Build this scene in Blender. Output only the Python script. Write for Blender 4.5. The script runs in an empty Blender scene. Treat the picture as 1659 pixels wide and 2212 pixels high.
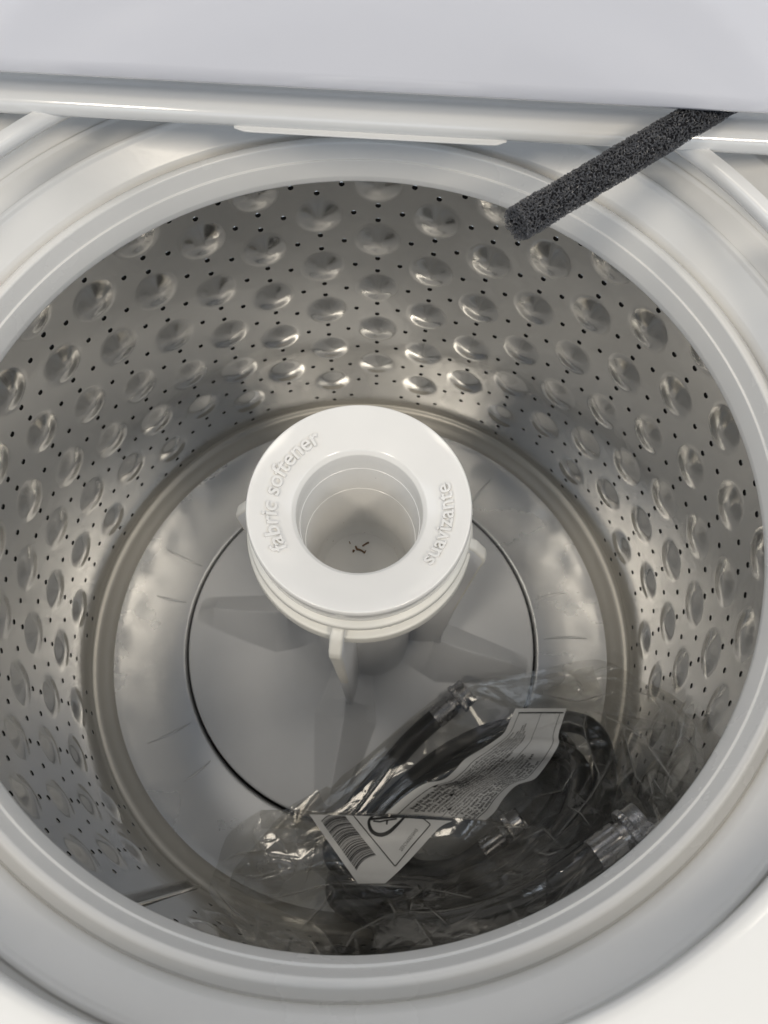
import bpy, bmesh, math, random
import numpy as np
from mathutils import Vector, Matrix

random.seed(7); RNG = np.random.default_rng(7)
SC = bpy.context.scene
COL = SC.collection
R = math.radians

# ------------------------------------------------------------------ camera
cam = bpy.data.cameras.new("camera"); cam_o = bpy.data.objects.new("camera", cam); COL.objects.link(cam_o)
CAM_AXES = ((0.9993566, -0.0358656, 0.0), (0.0332212, 0.9256895, -0.3768226), (0.0135162, 0.3765802, 0.9262854))
CAM_LOC = (0.017992, -0.182405, 0.417105)
m = Matrix(CAM_AXES).to_4x4(); m.translation = CAM_LOC
cam_o.matrix_world = m
cam.sensor_fit = 'VERTICAL'; cam.sensor_height = 24.0; cam.sensor_width = 18.0
cam.lens = 24.0 * 1715.57 / 2212.0
cam.clip_start = 0.01; cam.clip_end = 100
cam.dof.use_dof = True; cam.dof.focus_distance = 0.50; cam.dof.aperture_fstop = 7.5
SC.camera = cam_o

# ------------------------------------------------------------------ world and lamps
world = bpy.data.worlds.new("World"); SC.world = world; world.use_nodes = True
bg = world.node_tree.nodes["Background"]
bg.inputs[0].default_value = (0.76, 0.86, 1.0, 1); bg.inputs[1].default_value = 0.20

def troffer(x, y, z, sx, sy, power, col=(1.0, 0.90, 0.74)):
    l = bpy.data.lights.new("ceiling_light", 'AREA'); l.shape = 'RECTANGLE'; l.size = sx; l.size_y = sy
    l.energy = power; l.color = col
    o = bpy.data.objects.new("ceiling_light", l); COL.objects.link(o); o.location = (x, y, z)
    return o
for (x, y, pw) in ((-1.00, -1.30, 25), (1.00, -1.30, 25), (-0.80, 0.35, 5), (0.80, 0.35, 5)):
    troffer(x, y, 2.0, 0.30, 0.7, pw, (1.0, 0.90, 0.75))
for sx in (-1, 1):                                                   # added fill panels left and right that brighten ring, cap and deck
    a_ = troffer(2.6 * sx, 0.2, 2.0, 1.2, 2.6, 21, (0.82, 0.90, 1.0)); a_.rotation_euler = (0, R(52) * sx, 0); a_.name = a_.data.name = "side_fill_light"
w_ = troffer(0.0, -3.2, 1.3, 4.0, 2.0, 34, (0.76, 0.86, 1.0)); w_.name = "shop_window"; w_.data.name = "shop_window"
w_.rotation_euler = (R(90 - 8), 0, 0)                                # daylight from the shop front behind the photographer
SC.view_settings.view_transform = 'Standard'; SC.view_settings.look = 'None'
SC.view_settings.exposure = 0.08; SC.view_settings.gamma = 1.0
try: SC.view_settings.use_curve_mapping = False
except Exception: pass
SC.render.engine = 'CYCLES'
SC.cycles.max_bounces = 14; SC.cycles.transparent_max_bounces = 24
SC.cycles.glossy_bounces = 6; SC.cycles.diffuse_bounces = 5; SC.cycles.caustics_reflective = True
SC.cycles.sample_clamp_indirect = 6.0; SC.cycles.use_denoising = True

# ------------------------------------------------------------------ materials
def mat(name, col, rough=0.4, metal=0.0, spec=0.5, noise=None, bump=None, rvar=None, coat=0.0, sub=0.0, specks=None):
    """Principled material. noise=(scale, amount) varies the colour, bump=(scale, distance), rvar=(scale, amount) the gloss."""
    m = bpy.data.materials.new(name); m.use_nodes = True
    nt = m.node_tree; N = nt.nodes; L = nt.links
    b = N["Principled BSDF"]
    b.inputs["Base Color"].default_value = (*col, 1); b.inputs["Roughness"].default_value = rough
    b.inputs["Metallic"].default_value = metal; b.inputs["Specular IOR Level"].default_value = spec
    b.inputs["Coat Weight"].default_value = coat
    if sub:
        b.inputs["Subsurface Weight"].default_value = sub; b.inputs["Subsurface Radius"].default_value = (0.006, 0.006, 0.005)
        b.inputs["Subsurface Scale"].default_value = 1.0
    tc = N.new("ShaderNodeTexCoord")
    def nz(scale, detail=4):
        n = N.new("ShaderNodeTexNoise"); n.inputs["Scale"].default_value = scale; n.inputs["Detail"].default_value = detail
        L.new(tc.outputs["Object"], n.inputs["Vector"]); return n
    if noise:
        n = nz(noise[0]); r = N.new("ShaderNodeMapRange")
        r.inputs["To Min"].default_value = 1 - noise[1]; r.inputs["To Max"].default_value = 1 + noise[1] * 0.5
        r.inputs["From Min"].default_value = 0.3; r.inputs["From Max"].default_value = 0.7
        L.new(n.outputs["Fac"], r.inputs["Value"])
        v = N.new("ShaderNodeVectorMath"); v.operation = 'SCALE'; v.inputs[0].default_value = col
        L.new(r.outputs[0], v.inputs["Scale"]); L.new(v.outputs[0], b.inputs["Base Color"])
    if specks:                                                        # sparse flecks of dust and dirt: (scale, size, share)
        v = N.new("ShaderNodeTexVoronoi"); v.inputs["Scale"].default_value = specks[0]; L.new(tc.outputs["Object"], v.inputs["Vector"])
        w = nz(specks[0] * 3, 2); ad = N.new("ShaderNodeMath"); ad.operation = 'MULTIPLY_ADD'; ad.inputs[1].default_value = 0.25; L.new(w.outputs["Fac"], ad.inputs[0]); L.new(v.outputs["Distance"], ad.inputs[2])
        lt = N.new("ShaderNodeMath"); lt.operation = 'LESS_THAN'; lt.inputs[1].default_value = specks[1] + 0.125; L.new(ad.outputs[0], lt.inputs[0])
        sx = N.new("ShaderNodeSeparateColor"); L.new(v.outputs["Color"], sx.inputs[0])
        pk = N.new("ShaderNodeMath"); pk.operation = 'LESS_THAN'; pk.inputs[1].default_value = specks[2]; L.new(sx.outputs[0], pk.inputs[0])
        mu = N.new("ShaderNodeMath"); mu.operation = 'MULTIPLY'; L.new(lt.outputs[0], mu.inputs[0]); L.new(pk.outputs[0], mu.inputs[1])
        mx = N.new("ShaderNodeMix"); mx.data_type = 'RGBA'; L.new(mu.outputs[0], mx.inputs[0]); mx.inputs[7].default_value = (0.16, 0.12, 0.09, 1)
        old = b.inputs["Base Color"].links
        if old: L.new(old[0].from_socket, mx.inputs[6])
        else: mx.inputs[6].default_value = (*col, 1)
        L.new(mx.outputs[2], b.inputs["Base Color"])
    if rvar:
        n = nz(rvar[0], 6); r = N.new("ShaderNodeMapRange")
        r.inputs["To Min"].default_value = max(0.02, rough - rvar[1]); r.inputs["To Max"].default_value = rough + rvar[1]
        r.inputs["From Min"].default_value = 0.3; r.inputs["From Max"].default_value = 0.7
        L.new(n.outputs["Fac"], r.inputs["Value"]); L.new(r.outputs[0], b.inputs["Roughness"])
    if bump:
        n = nz(bump[0]); bp = N.new("ShaderNodeBump"); bp.inputs["Distance"].default_value = bump[1]; bp.inputs["Strength"].default_value = 1
        L.new(n.outputs["Fac"], bp.inputs["Height"]); L.new(bp.outputs[0], b.inputs["Normal"])
    return m

M_RING = mat("white_plastic", (0.71, 0.705, 0.69), 0.24, noise=(9, 0.04), rvar=(14, 0.06), bump=(160, 0.00005))
M_DECK = mat("white_enamel", (0.74, 0.74, 0.73), 0.14, coat=0.3, bump=(9, 0.0006))
M_LID = mat("lid_enamel", (0.745, 0.745, 0.79), 0.09, coat=0.3, bump=(7, 0.0012))
M_CAP = mat("cap_plastic", (0.745, 0.74, 0.725), 0.16, noise=(30, 0.02), rvar=(25, 0.05), specks=(260, 0.055, 0.08))
M_AGI = mat("agitator_plastic", (0.73, 0.725, 0.69), 0.38)
M_PLATE = mat("wash_plate_plastic", (0.73, 0.745, 0.77), 0.34, noise=(14, 0.05), bump=(420, 0.00004))
M_STEEL = mat("drum_steel", (0.66, 0.655, 0.64), 0.17, metal=1.0, noise=(10, 0.05), rvar=(7, 0.05), bump=(11, 0.0010))
M_FLOOR = mat("floor_steel", (0.66, 0.665, 0.67), 0.27, metal=0.65, noise=(8, 0.04), rvar=(9, 0.05), bump=(9, 0.0004))
M_SEAL = mat("floor_seal", (0.47, 0.455, 0.42), 0.34, metal=0.4)
M_DARK = mat("hole_dark", (0.006, 0.006, 0.006), 0.8, spec=0.1)  # dark inside the drain holes, painted on discs over the closed wall
M_GAP = mat("gap_dark", (0.01, 0.01, 0.011), 0.7, spec=0.1)

# ------------------------------------------------------------------ mesh helpers
def link(o, parent=None):
    COL.objects.link(o)
    if parent: o.parent = parent
    return o
def empty(name, loc=(0, 0, 0)):
    o = bpy.data.objects.new(name, None); o.location = loc; o.empty_display_size = 0.02
    return link(o)
def obj(name, verts, faces, material, parent=None, smooth=True, sharp=None):
    me = bpy.data.meshes.new(name); me.from_pydata([tuple(v) for v in verts], [], [tuple(f) for f in faces]); me.update()
    if smooth: me.polygons.foreach_set("use_smooth", np.ones(len(me.polygons), bool))
    if sharp is not None: me.set_sharp_from_angle(angle=R(sharp))
    me.materials.append(material)
    return link(bpy.data.objects.new(name, me), parent)
def grid_faces(nu, nv, wrap_u=False, off=0):
    iu = np.arange(nu if wrap_u else nu - 1); iv = np.arange(nv - 1)
    a, b = np.meshgrid(iu, iv, indexing='ij'); a2 = (a + 1) % nu
    return (np.stack([a * nv + b, a2 * nv + b, a2 * nv + b + 1, a * nv + b + 1], -1).reshape(-1, 4) + off)
def np_obj(name, V, F, material, parent=None, smooth=True):
    me = bpy.data.meshes.new(name); V = np.asarray(V, np.float32); F = np.asarray(F, np.int32)
    me.vertices.add(len(V)); me.vertices.foreach_set("co", V.ravel())
    k = F.shape[1]
    me.loops.add(F.size); me.loops.foreach_set("vertex_index", F.ravel())
    me.polygons.add(len(F)); me.polygons.foreach_set("loop_start", np.arange(len(F), dtype=np.int32) * k)
    me.polygons.foreach_set("loop_total", np.full(len(F), k, np.int32))
    me.polygons.foreach_set("use_smooth", np.full(len(F), smooth, bool))
    me.update(); me.validate(); me.materials.append(material)
    return link(bpy.data.objects.new(name, me), parent)
def spline(P, n):
    """Catmull-Rom through P (k,d) sampled at n points."""
    P = np.asarray(P, float); k = len(P)
    t = np.linspace(0, k - 1, n); i = np.clip(t.astype(int), 0, k - 2); f = (t - i)[:, None]
    p0 = P[np.clip(i - 1, 0, k - 1)]; p1 = P[i]; p2 = P[i + 1]; p3 = P[np.clip(i + 2, 0, k - 1)]
    return 0.5 * ((2 * p1) + (p2 - p0) * f + (2 * p0 - 5 * p1 + 4 * p2 - p3) * f ** 2 + (3 * p1 - p0 - 3 * p2 + p3) * f ** 3)
def lathe(name, prof, material, parent=None, segs=192, center=(0, 0), sharp=40, flip=False):
    """prof: list of (r, z) from inside/top outward; revolved about z."""
    prof = np.asarray(prof, float); n = len(prof)
    a = np.linspace(0, 2 * np.pi, segs, endpoint=False)
    V = np.stack([center[0] + np.cos(a)[:, None] * prof[:, 0], center[1] + np.sin(a)[:, None] * prof[:, 0], np.broadcast_to(prof[:, 1], (segs, n))], -1).reshape(-1, 3)
    F = grid_faces(segs, n, True)
    if flip: F = F[:, ::-1]
    o = np_obj(name, V, F, material, parent)
    if sharp: o.data.set_sharp_from_angle(angle=R(sharp))
    return o
def round_prof(P, rad, n=5):
    """Polyline with rounded corners; rad scalar or per corner."""
    P = [np.array(p, float) for p in P]; out = [P[0]]
    for i in range(1, len(P) - 1):
        r = rad if np.isscalar(rad) else rad[i]
        a, b, c = P[i - 1], P[i], P[i + 1]
        la, lc = np.linalg.norm(a - b), np.linalg.norm(c - b); d = min(r, la * .49, lc * .49)
        s, e = b + (a - b) / la * d, b + (c - b) / lc * d
        for t in np.linspace(0, 1, n): out.append((1 - t) ** 2 * s + 2 * t * (1 - t) * b + t * t * e)
    out.append(P[-1]); return np.array(out)
def tube(P, rad, segs=16, caps=True):
    """Verts, faces of a tube along points P with radius rad (scalar or array)."""
    P = np.asarray(P, float); n = len(P); rad = np.broadcast_to(rad, (n,))
    T = np.gradient(P, axis=0); T /= np.linalg.norm(T, axis=1)[:, None]
    up = np.array([0, 0, 1.0]); 
    if abs(T[0] @ up) > .9: up = np.array([1.0, 0, 0])
    N = np.zeros_like(P); N[0] = np.cross(T[0], up); N[0] /= np.linalg.norm(N[0])
    for i in range(1, n):
        v = N[i - 1] - T[i] * (N[i - 1] @ T[i]); N[i] = v / np.linalg.norm(v)
    B = np.cross(T, N); a = np.linspace(0, 2 * np.pi, segs, endpoint=False)
    V = P[:, None] + rad[:, None, None] * (np.cos(a)[None, :, None] * N[:, None] + np.sin(a)[None, :, None] * B[:, None])
    V = V.reshape(-1, 3); F = []
    for i in range(n - 1):
        for j in range(segs):
            k = (j + 1) % segs; F.append((i * segs + j, i * segs + k, (i + 1) * segs + k, (i + 1) * segs + j))
    if caps: F.append(tuple(range(segs))[::-1]); F.append(tuple((n - 1) * segs + j for j in range(segs)))
    return V, F
def text_verts(body, size, extrude=0.0, bevel=0.0, res=3, align='LEFT', spacing=1.0, bold=0.0):
    """Flat text as (verts, faces) from Blender's built-in font."""
    cu = bpy.data.curves.new("text_source", 'FONT'); cu.body = body; cu.size = size; cu.extrude = extrude; cu.bevel_depth = bevel
    cu.bevel_resolution = 1; cu.resolution_u = res; cu.align_x = align; cu.space_character = spacing; cu.offset = bold
    o = bpy.data.objects.new("text_source", cu); COL.objects.link(o)
    dg = bpy.context.evaluated_depsgraph_get(); me = o.evaluated_get(dg).to_mesh()
    V = np.array([v.co[:] for v in me.vertices]).reshape(-1, 3); F = [tuple(p.vertices) for p in me.polygons]
    o.evaluated_get(dg).to_mesh_clear(); bpy.data.objects.remove(o); bpy.data.curves.remove(cu)
    return V, F
def tag(o, label=None, cat=None, group=None, kind=None):
    for k, v in (("label", label), ("category", cat), ("group", group), ("kind", kind)):
        if v: o[k] = v
    return o

# ------------------------------------------------------------------ washing machine: top panel, lid, cabinet
WM = empty("washing_machine", (0, 0, -0.95))
tag(WM, "white top-loading washing machine with open lid and dimpled steel drum", "washing machine")
INV = Matrix.Translation((0, 0, 0.95))
def part(o, label=None):
    """Hang an object built in world coordinates under the machine."""
    o.parent = WM; o.matrix_parent_inverse = INV
    if label: o["label"] = label
    return o
def sub(o, p, label=None):
    o.parent = p
    if label: o["label"] = label
    return o

DZ, DR, DCX = 0.080, 0.262, -0.003            # top panel height, opening radius and centre
LEDGE = lambda x: 0.1885 - 0.0255 * x          # front edge of the rear ledge (runs a little askew in view)
HW, YF, YB = 0.345, -0.40, 0.33                # half width, front, back of the top panel
def deck():
    # radial strips from the rounded lip out to the rectangle; the rear is cut straight under the ledge
    n = 360; a = np.linspace(0, 2 * np.pi, n, endpoint=False)
    d = np.stack([np.cos(a), np.sin(a)], -1); rings = []
    for dr, z in ((0.045, -0.011), (0.006, -0.0105), (0.002, -0.0095), (0.0, -0.006), (0.0006, -0.0028), (0.0022, -0.0008), (0.0045, 0.0), (0.008, 0.0001)):
        rings.append(np.column_stack([DCX + d[:, 0] * (DR + dr), d[:, 1] * (DR + dr), np.full(n, DZ + z)]))
    t = np.minimum(np.where(d[:, 0] > 0, (HW - DCX), (HW + DCX)) / np.maximum(abs(d[:, 0]), 1e-6), np.where(d[:, 1] > 0, YB, -YF) / np.maximum(abs(d[:, 1]), 1e-6))
    for f in (0.04, 0.075, 0.4, 0.8, 1.0):
        r = (DR + .008) * (1 - f) + t * f
        rear = np.zeros(n)
        rings.append(np.column_stack([DCX + d[:, 0] * r, d[:, 1] * r, DZ + 0.0002 - 0.003 * (f > .9) - 0.034 * rear]))
    V = np.stack(rings, 1).reshape(-1, 3); F = grid_faces(n, len(rings), True); c = V[F].mean(1); rr_ = np.hypot(c[:, 0] - DCX, c[:, 1])
    open_ = (c[:, 1] / rr_ > .42) & (rr_ > DR + .0095) & (c[:, 1] < .30)             # open hinge pocket behind the lip
    return np_obj("top_panel", V, F[~open_], M_DECK)
part(deck())
# rear ledge: a rounded strip across the back of the opening, rising into a shaded hollow behind
LP = round_prof([(0.070, -0.010), (0.006, -0.0105), (0.0, -0.006), (0.0, 0.001), (0.0045, 0.0042), (0.0135, 0.0048), (0.0220, 0.0010), (0.034, -0.0060), (0.060, -0.012), (0.075, 0.060)], 0.0036, 7)
xs = np.linspace(-HW, HW, 60)
V = np.stack([np.column_stack([np.full(len(LP), x), LEDGE(x) + LP[:, 0], DZ + 0.004 + LP[:, 1]]) for x in xs]).reshape(-1, 3)
part(np_obj("rear_ledge", V, grid_faces(len(xs), len(LP)), M_DECK))
TP = round_prof([(0.012, -0.0072), (-0.0018, -0.0086), (-0.0022, -0.0070), (0.012, -0.0050)], 0.0008, 3)
xs = np.linspace(-0.076, 0.0805, 30)
V = np.stack([np.column_stack([np.full(len(TP), x), LEDGE(x) + TP[:, 0] + 0.003 * (abs((x - .002) / .0785) ** 30), DZ + 0.004 + TP[:, 1]]) for x in xs]).reshape(-1, 3)
part(np_obj("ledge_tab", V, grid_faces(len(xs), len(TP)), M_RING))
# lid: a shallow pan standing open behind the ledge
def lid():
    nx, nz = 90, 60; xs = np.linspace(-0.30, 0.30, nx); zs = np.linspace(0, 0.46, nz)
    Xg, Zg = np.meshgrid(xs, zs, indexing='ij')
    y0 = 0.1770 - 0.0255 * Xg; z0 = 0.1165
    dome = 0.006 * np.cos(Xg / .34 * np.pi / 2) * np.sin(np.clip(Zg / .46, 0, 1) * np.pi)
    Y = y0 + Zg * math.tan(R(10)) - dome; Z = z0 + Zg
    front = np.stack([Xg, Y, Z], -1)
    # rolled lower edge: two extra rows wrapping back under the panel
    roll = [np.stack([xs, y0[:, 0] + dy, np.full(nx, z0 + dz)], -1) for dy, dz in ((0.030, 0.012), (0.028, 0.002), (0.016, -0.0035), (0.006, -0.0040), (0.0015, -0.0025))]
    back = np.stack([Xg, Y + 0.028, Z], -1)[:, ::-1]
    V = np.concatenate([np.stack(roll, 1), front, back[:, :-1]], 1); k = V.shape[1]
    return np_obj("lid", V.reshape(-1, 3), grid_faces(nx, k)[:, ::-1], M_LID)
part(lid(), "open white lid standing up behind the drum")
# cabinet under the top panel
cv = [(-HW, YF, DZ - .003), (HW, YF, DZ - .003), (HW, YB + .06, DZ - .003), (-HW, YB + .06, DZ - .003), (-HW, YF, -.95), (HW, YF, -.95), (HW, YB + .06, -.95), (-HW, YB + .06, -.95)]
part(obj("cabinet", cv, [(0, 4, 5, 1), (1, 5, 6, 2), (2, 6, 7, 3), (3, 7, 4, 0), (4, 7, 6, 5)], M_DECK, smooth=False))
# fixed tub cover between the top panel and the spinning ring
TC = round_prof([(0.2500, -0.02), (0.2515, 0.0165), (0.2545, 0.0215), (0.2678, 0.0332), (0.2692, 0.0358), (0.2716, 0.0362), (0.2728, 0.0346), (0.2880, 0.0356), (0.2905, 0.0372), (0.2925, 0.0360), (0.2990, 0.0400), (0.3120, 0.0560), (0.335, 0.0570)], 0.0008, 4)
part(lathe("tub_cover", TC, M_RING, segs=256, sharp=60))

# ------------------------------------------------------------------ spinning drum
BR = round_prof([(0.2640, -0.012), (0.2480, -0.0125), (0.2352, -0.0060), (0.2346, 0.0), (0.2366, 0.0118), (0.2378, 0.0122), (0.2404, 0.0235), (0.2440, 0.0245), (0.2495, 0.0195), (0.2508, 0.0165), (0.2545, 0.0125), (0.2552, -0.01)], [0, .002, .003, .0006, .0005, .0005, .0014, .0014, .0008, .0006, .001, 0], 5)
part(lathe("balance_ring", BR, M_RING, segs=256, sharp=60))
DRM, ZT, ZB = 0.265, -0.010, -0.362
COL0 = 88.9
def dimples():
    out = []
    for k in range(36):
        z0 = -0.036 if k % 2 == 0 else -0.0675
        for j in range(6):
            z = z0 - 0.0608 * j
            if z > -0.325 and k != 15: out.append((COL0 + 10 * k, z))
    return out
def holes():
    out = []
    for k in range(36):
        z0 = -0.036 if k % 2 == 0 else -0.0675
        for j in range(-1, 6):
            zc = z0 - 0.0608 * (j + .5); a = COL0 + 10 * k
            for da, dz in ((0, .0078), (0, -.0078), (4.1, 0), (-4.1, 0)):
                if -0.352 < zc + dz < -0.02 and k != 15: out.append((a + da, zc + dz))
    return out
def drum():
    nu, nv = 1080, 230
    th = np.linspace(0, 2 * np.pi, nu, endpoint=False); z = np.linspace(ZT, ZB, nv)
    Tg, Zg = np.meshgrid(th, z, indexing='ij'); rr = np.full_like(Tg, DRM)
    for a, zc in dimples():
        i0 = int(round((a % 360) / 360 * nu)); iu = np.arange(i0 - 18, i0 + 19) % nu
        dt = (th[iu] - R(a) + np.pi) % (2 * np.pi) - np.pi
        d2 = (dt[:, None] * DRM) ** 2 + (z[None, :] - zc) ** 2
        rr[iu] -= 0.0035 * np.clip(1 - d2 / 0.0192 ** 2, 0, 1) ** 1.9
    rr += 0.0006 * np.sin(3 * Tg + 1) + 0.0004 * np.sin(7 * Tg + Zg * 20)
    V = np.stack([rr * np.cos(Tg), rr * np.sin(Tg), Zg], -1).reshape(-1, 3)
    return np_obj("drum", V, grid_faces(nu, nv, True)[:, ::-1], M_STEEL)
DRUM = part(drum())
def drain_holes():
    seg = 12; a = np.linspace(0, 2 * np.pi, seg, endpoint=False); V = []; F = []; MI = []
    prof = ((0.0025, -0.0002), (0.0021, 0.00028), (0.0019, 0.00028), (0.0017, 0.00010))
    for ang, zc in holes():
        c, s = math.cos(R(ang)), math.sin(R(ang)); b = len(V)
        for r, h in prof:
            for t in a:
                u, w = r * math.cos(t), r * math.sin(t) ; rad = DRM + 0.0006 * math.sin(3 * R(ang) + 1) + 0.0004 * math.sin(7 * R(ang) + zc * 20) - h
                V.append((c * rad - s * u, s * rad + c * u, zc + w))
        for q in range(3):
            for j in range(seg): F.append((b + q * seg + j, b + q * seg + (j + 1) % seg, b + (q + 1) * seg + (j + 1) % seg, b + (q + 1) * seg + j)); MI.append(0 if q < 1 else 1)
        F.append(tuple(b + 3 * seg + j for j in range(seg))); MI.append(1)
    o = obj("drain_holes", V, F, M_STEEL, None); o.data.materials.append(M_DARK)
    o.data.polygons.foreach_set("material_index", np.array(MI, np.int32)); o["kind"] = "stuff"
    return o
sub(drain_holes(), DRUM)
# bead at the foot of the wall, fillet and reflective steel floor
FP = round_prof([(0.2480, -0.3772), (0.2430, -0.3778), (0.2100, -0.3780), (0.1770, -0.3790), (0.1762, -0.3900)], 0.003, 6)
FLOOR = part(lathe("drum_floor", FP, M_FLOOR, segs=288, sharp=70, flip=True))
SP = round_prof([(0.2660, -0.357), (0.2652, -0.3625), (0.2600, -0.3640), (0.2560, -0.3690), (0.2500, -0.3740), (0.2470, -0.3790)], 0.004, 6)
sub(lathe("floor_seal", SP, M_SEAL, segs=288, sharp=70, flip=True), FLOOR)
def pressed_mark(ang, r0, r1, w=0.0008):
    n = 24; t = np.linspace(0, 1, n); V = []; a = R(ang)
    for i in range(n):
        r = r0 + (r1 - r0) * t[i]; ww = w * math.sin(math.pi * min(max(t[i], .02), .98)) ** .6
        bend = 0.0012 * math.sin(t[i] * math.pi)
        z = np.interp(r, [0.177, 0.21, 0.238], [-.3790, -.3780, -.3778])
        for s, h in ((-1.6, .0001), (-.5, .0008), (.5, .0008), (1.6, .0001)):
            V.append((math.cos(a) * r - math.sin(a) * (s * ww + bend), math.sin(a) * r + math.cos(a) * (s * ww + bend), z + h))
    return np_obj("pressed_rib", np.array(V), grid_faces(n, 4)[:, ::-1], M_FLOOR)
for k in range(28):
    if k % 4 < 2: sub(pressed_mark(2.5 + 360 / 28 * k, 0.185, 0.229 if k % 2 == 0 else 0.217), FLOOR)
# vertical weld seam of the drum wall
sv = []; sf = []
for i in range(92):
    z = -0.028 - i * 0.0036; b = len(sv); a = R(-121.5)
    for da, dz, h in ((-.0050, .0004, .0004), (-.0020, .0013, .0016), (.0020, .0013, .0016), (.0050, .0004, .0004), (-.0050, -.0004, .0004), (-.0020, -.0010, .0014), (.0020, -.0010, .0014), (.0050, -.0004, .0004)):
        rr_ = DRM - h; aa = a + da / DRM; sv.append((rr_ * math.cos(aa), rr_ * math.sin(aa), z + dz))
    sf += [(b + k, b + k + 1, b + k + 5, b + k + 4) for k in range(3)]
tag(sub(obj("weld_seam", sv, sf, M_STEEL), DRUM), kind="stuff")
sv = []
for z in np.linspace(-.02, -.358, 20):
    for da, h in ((.0052, .0003), (.0060, .0012), (.0072, .0012), (.0084, .0003)): aa = R(-121.5) + da / DRM; sv.append(((DRM - h) * math.cos(aa), (DRM - h) * math.sin(aa), z))
sub(np_obj("lap_joint", np.array(sv), grid_faces(20, 4)[:, ::-1], M_STEEL), DRUM)
# ------------------------------------------------------------------ wash plate and agitator
AX = (0.003, 0.0)
FIN0 = -8.5
def wash_plate():
    PP = round_prof([(0.0400, -0.300), (0.0460, -0.340), (0.0750, -0.3640), (0.110, -0.3705), (0.160, -0.3735), (0.1730, -0.3745), (0.1738, -0.3770), (0.1738, -0.392)], [0, .02, .02, .03, .02, .0015, .001, 0], 14)
    flat = PP[PP[:, 0] < .1728]; rim = PP[PP[:, 0] >= .1728]; q = np.linspace(.0405, .1727, 130)
    PP = np.concatenate([np.column_stack([q, np.interp(q, flat[:, 0], flat[:, 1])]), rim])
    n = 720; a = np.linspace(0, 2 * np.pi, n, endpoint=False); r = PP[:, 0]
    Ag, Rg = np.meshgrid(a, r, indexing='ij'); Z = np.broadcast_to(PP[:, 1], Ag.shape).copy()
    top = np.interp(r, [0.04, 0.070, 0.085, 0.105, 0.150, 0.164, 0.168], [.0, .050, .038, .0300, .0160, .0040, 0.0])
    for k in range(4):
        d = (Ag - R(FIN0 + 90 * k) + np.pi) % (2 * np.pi) - np.pi; s_ = d * Rg
        w = np.interp(Rg, [.04, .085, .165], [.018, .030, .013])
        Z += top[None, :] * np.clip(1.025 - np.sqrt((s_ / w) ** 2 + .0006), 0, 1)
    V = np.stack([Rg * np.cos(Ag), Rg * np.sin(Ag), Z], -1).reshape(-1, 3)
    o = np_obj("wash_plate", V, grid_faces(n, len(r), True)[:, ::-1], M_PLATE); o.data.set_sharp_from_angle(angle=R(60)); return o
PLATE = part(wash_plate())
sub(lathe("shadow_gap", [(0.1735, -0.3885), (0.1765, -0.3885)], M_GAP, None, segs=128, sharp=None, flip=True), PLATE)
AP = round_prof([(0.0655, -0.030), (0.0662, -0.0395), (0.0655, -0.0405), (0.0700, -0.0425), (0.0705, -0.0470), (0.0672, -0.0485), (0.0672, -0.0580), (0.0725, -0.0590), (0.0728, -0.0700), (0.0680, -0.0730), (0.0480, -0.0760)], [0, .0008, .0008, .0012, .0012, .001, .001, .0015, .0015, .002, 0], 5)
AGI = part(lathe("agitator", AP, M_AGI, segs=160, center=AX, sharp=50, flip=True))
sub(lathe("column", round_prof([(0.0485, -0.0755), (0.0450, -0.200), (0.0430, -0.3200), (0.0500, -0.3600)], .02, 6), M_PLATE, None, segs=128, center=AX, flip=True), AGI)
def fin(ang):
    P = [(0.040, -0.0520), (0.0700, -0.0505), (0.0750, -0.0535), (0.0822, -0.0655), (0.0836, -0.0720), (0.0822, -0.0860), (0.0760, -0.2000), (0.0725, -0.3000), (0.0740, -0.3250), (0.0800, -0.3420), (0.0760, -0.3640), (0.040, -0.3640)]
    bm = bmesh.new(); a = R(ang); t = 0.0042
    half = lambda z: t if z > -0.1 else t * .85
    def w(r, s, z): return (AX[0] + math.cos(a) * r - math.sin(a) * s, AX[1] + math.sin(a) * r + math.cos(a) * s, z)
    L_ = [bm.verts.new(w(r, -half(z), z)) for r, z in P]; R_ = [bm.verts.new(w(r, half(z), z)) for r, z in P]
    bm.faces.new(L_); bm.faces.new(R_[::-1])
    n = len(P)
    for i in range(n): bm.faces.new((L_[i], R_[i], R_[(i + 1) % n], L_[(i + 1) % n])[::-1])
    bmesh.ops.recalc_face_normals(bm, faces=bm.faces)
    bmesh.ops.bevel(bm, geom=[e for e in bm.edges], offset=0.0022, segments=3, profile=.5, affect='EDGES', clamp_overlap=True)
    me = bpy.data.meshes.new("fin"); bm.to_mesh(me); bm.free()
    me.polygons.foreach_set("use_smooth", np.ones(len(me.polygons), bool)); me.set_sharp_from_angle(angle=R(35))
    # upper part off-white like the column, the tail in the grey of the plate
    me.materials.append(M_AGI); me.materials.append(M_PLATE)
    for p in me.polygons: p.material_index = 1 if p.center.z < -0.150 else 0
    return link(bpy.data.objects.new("fin", me))
for k in range(4): sub(fin(FIN0 + 90 * k), AGI)
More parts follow.
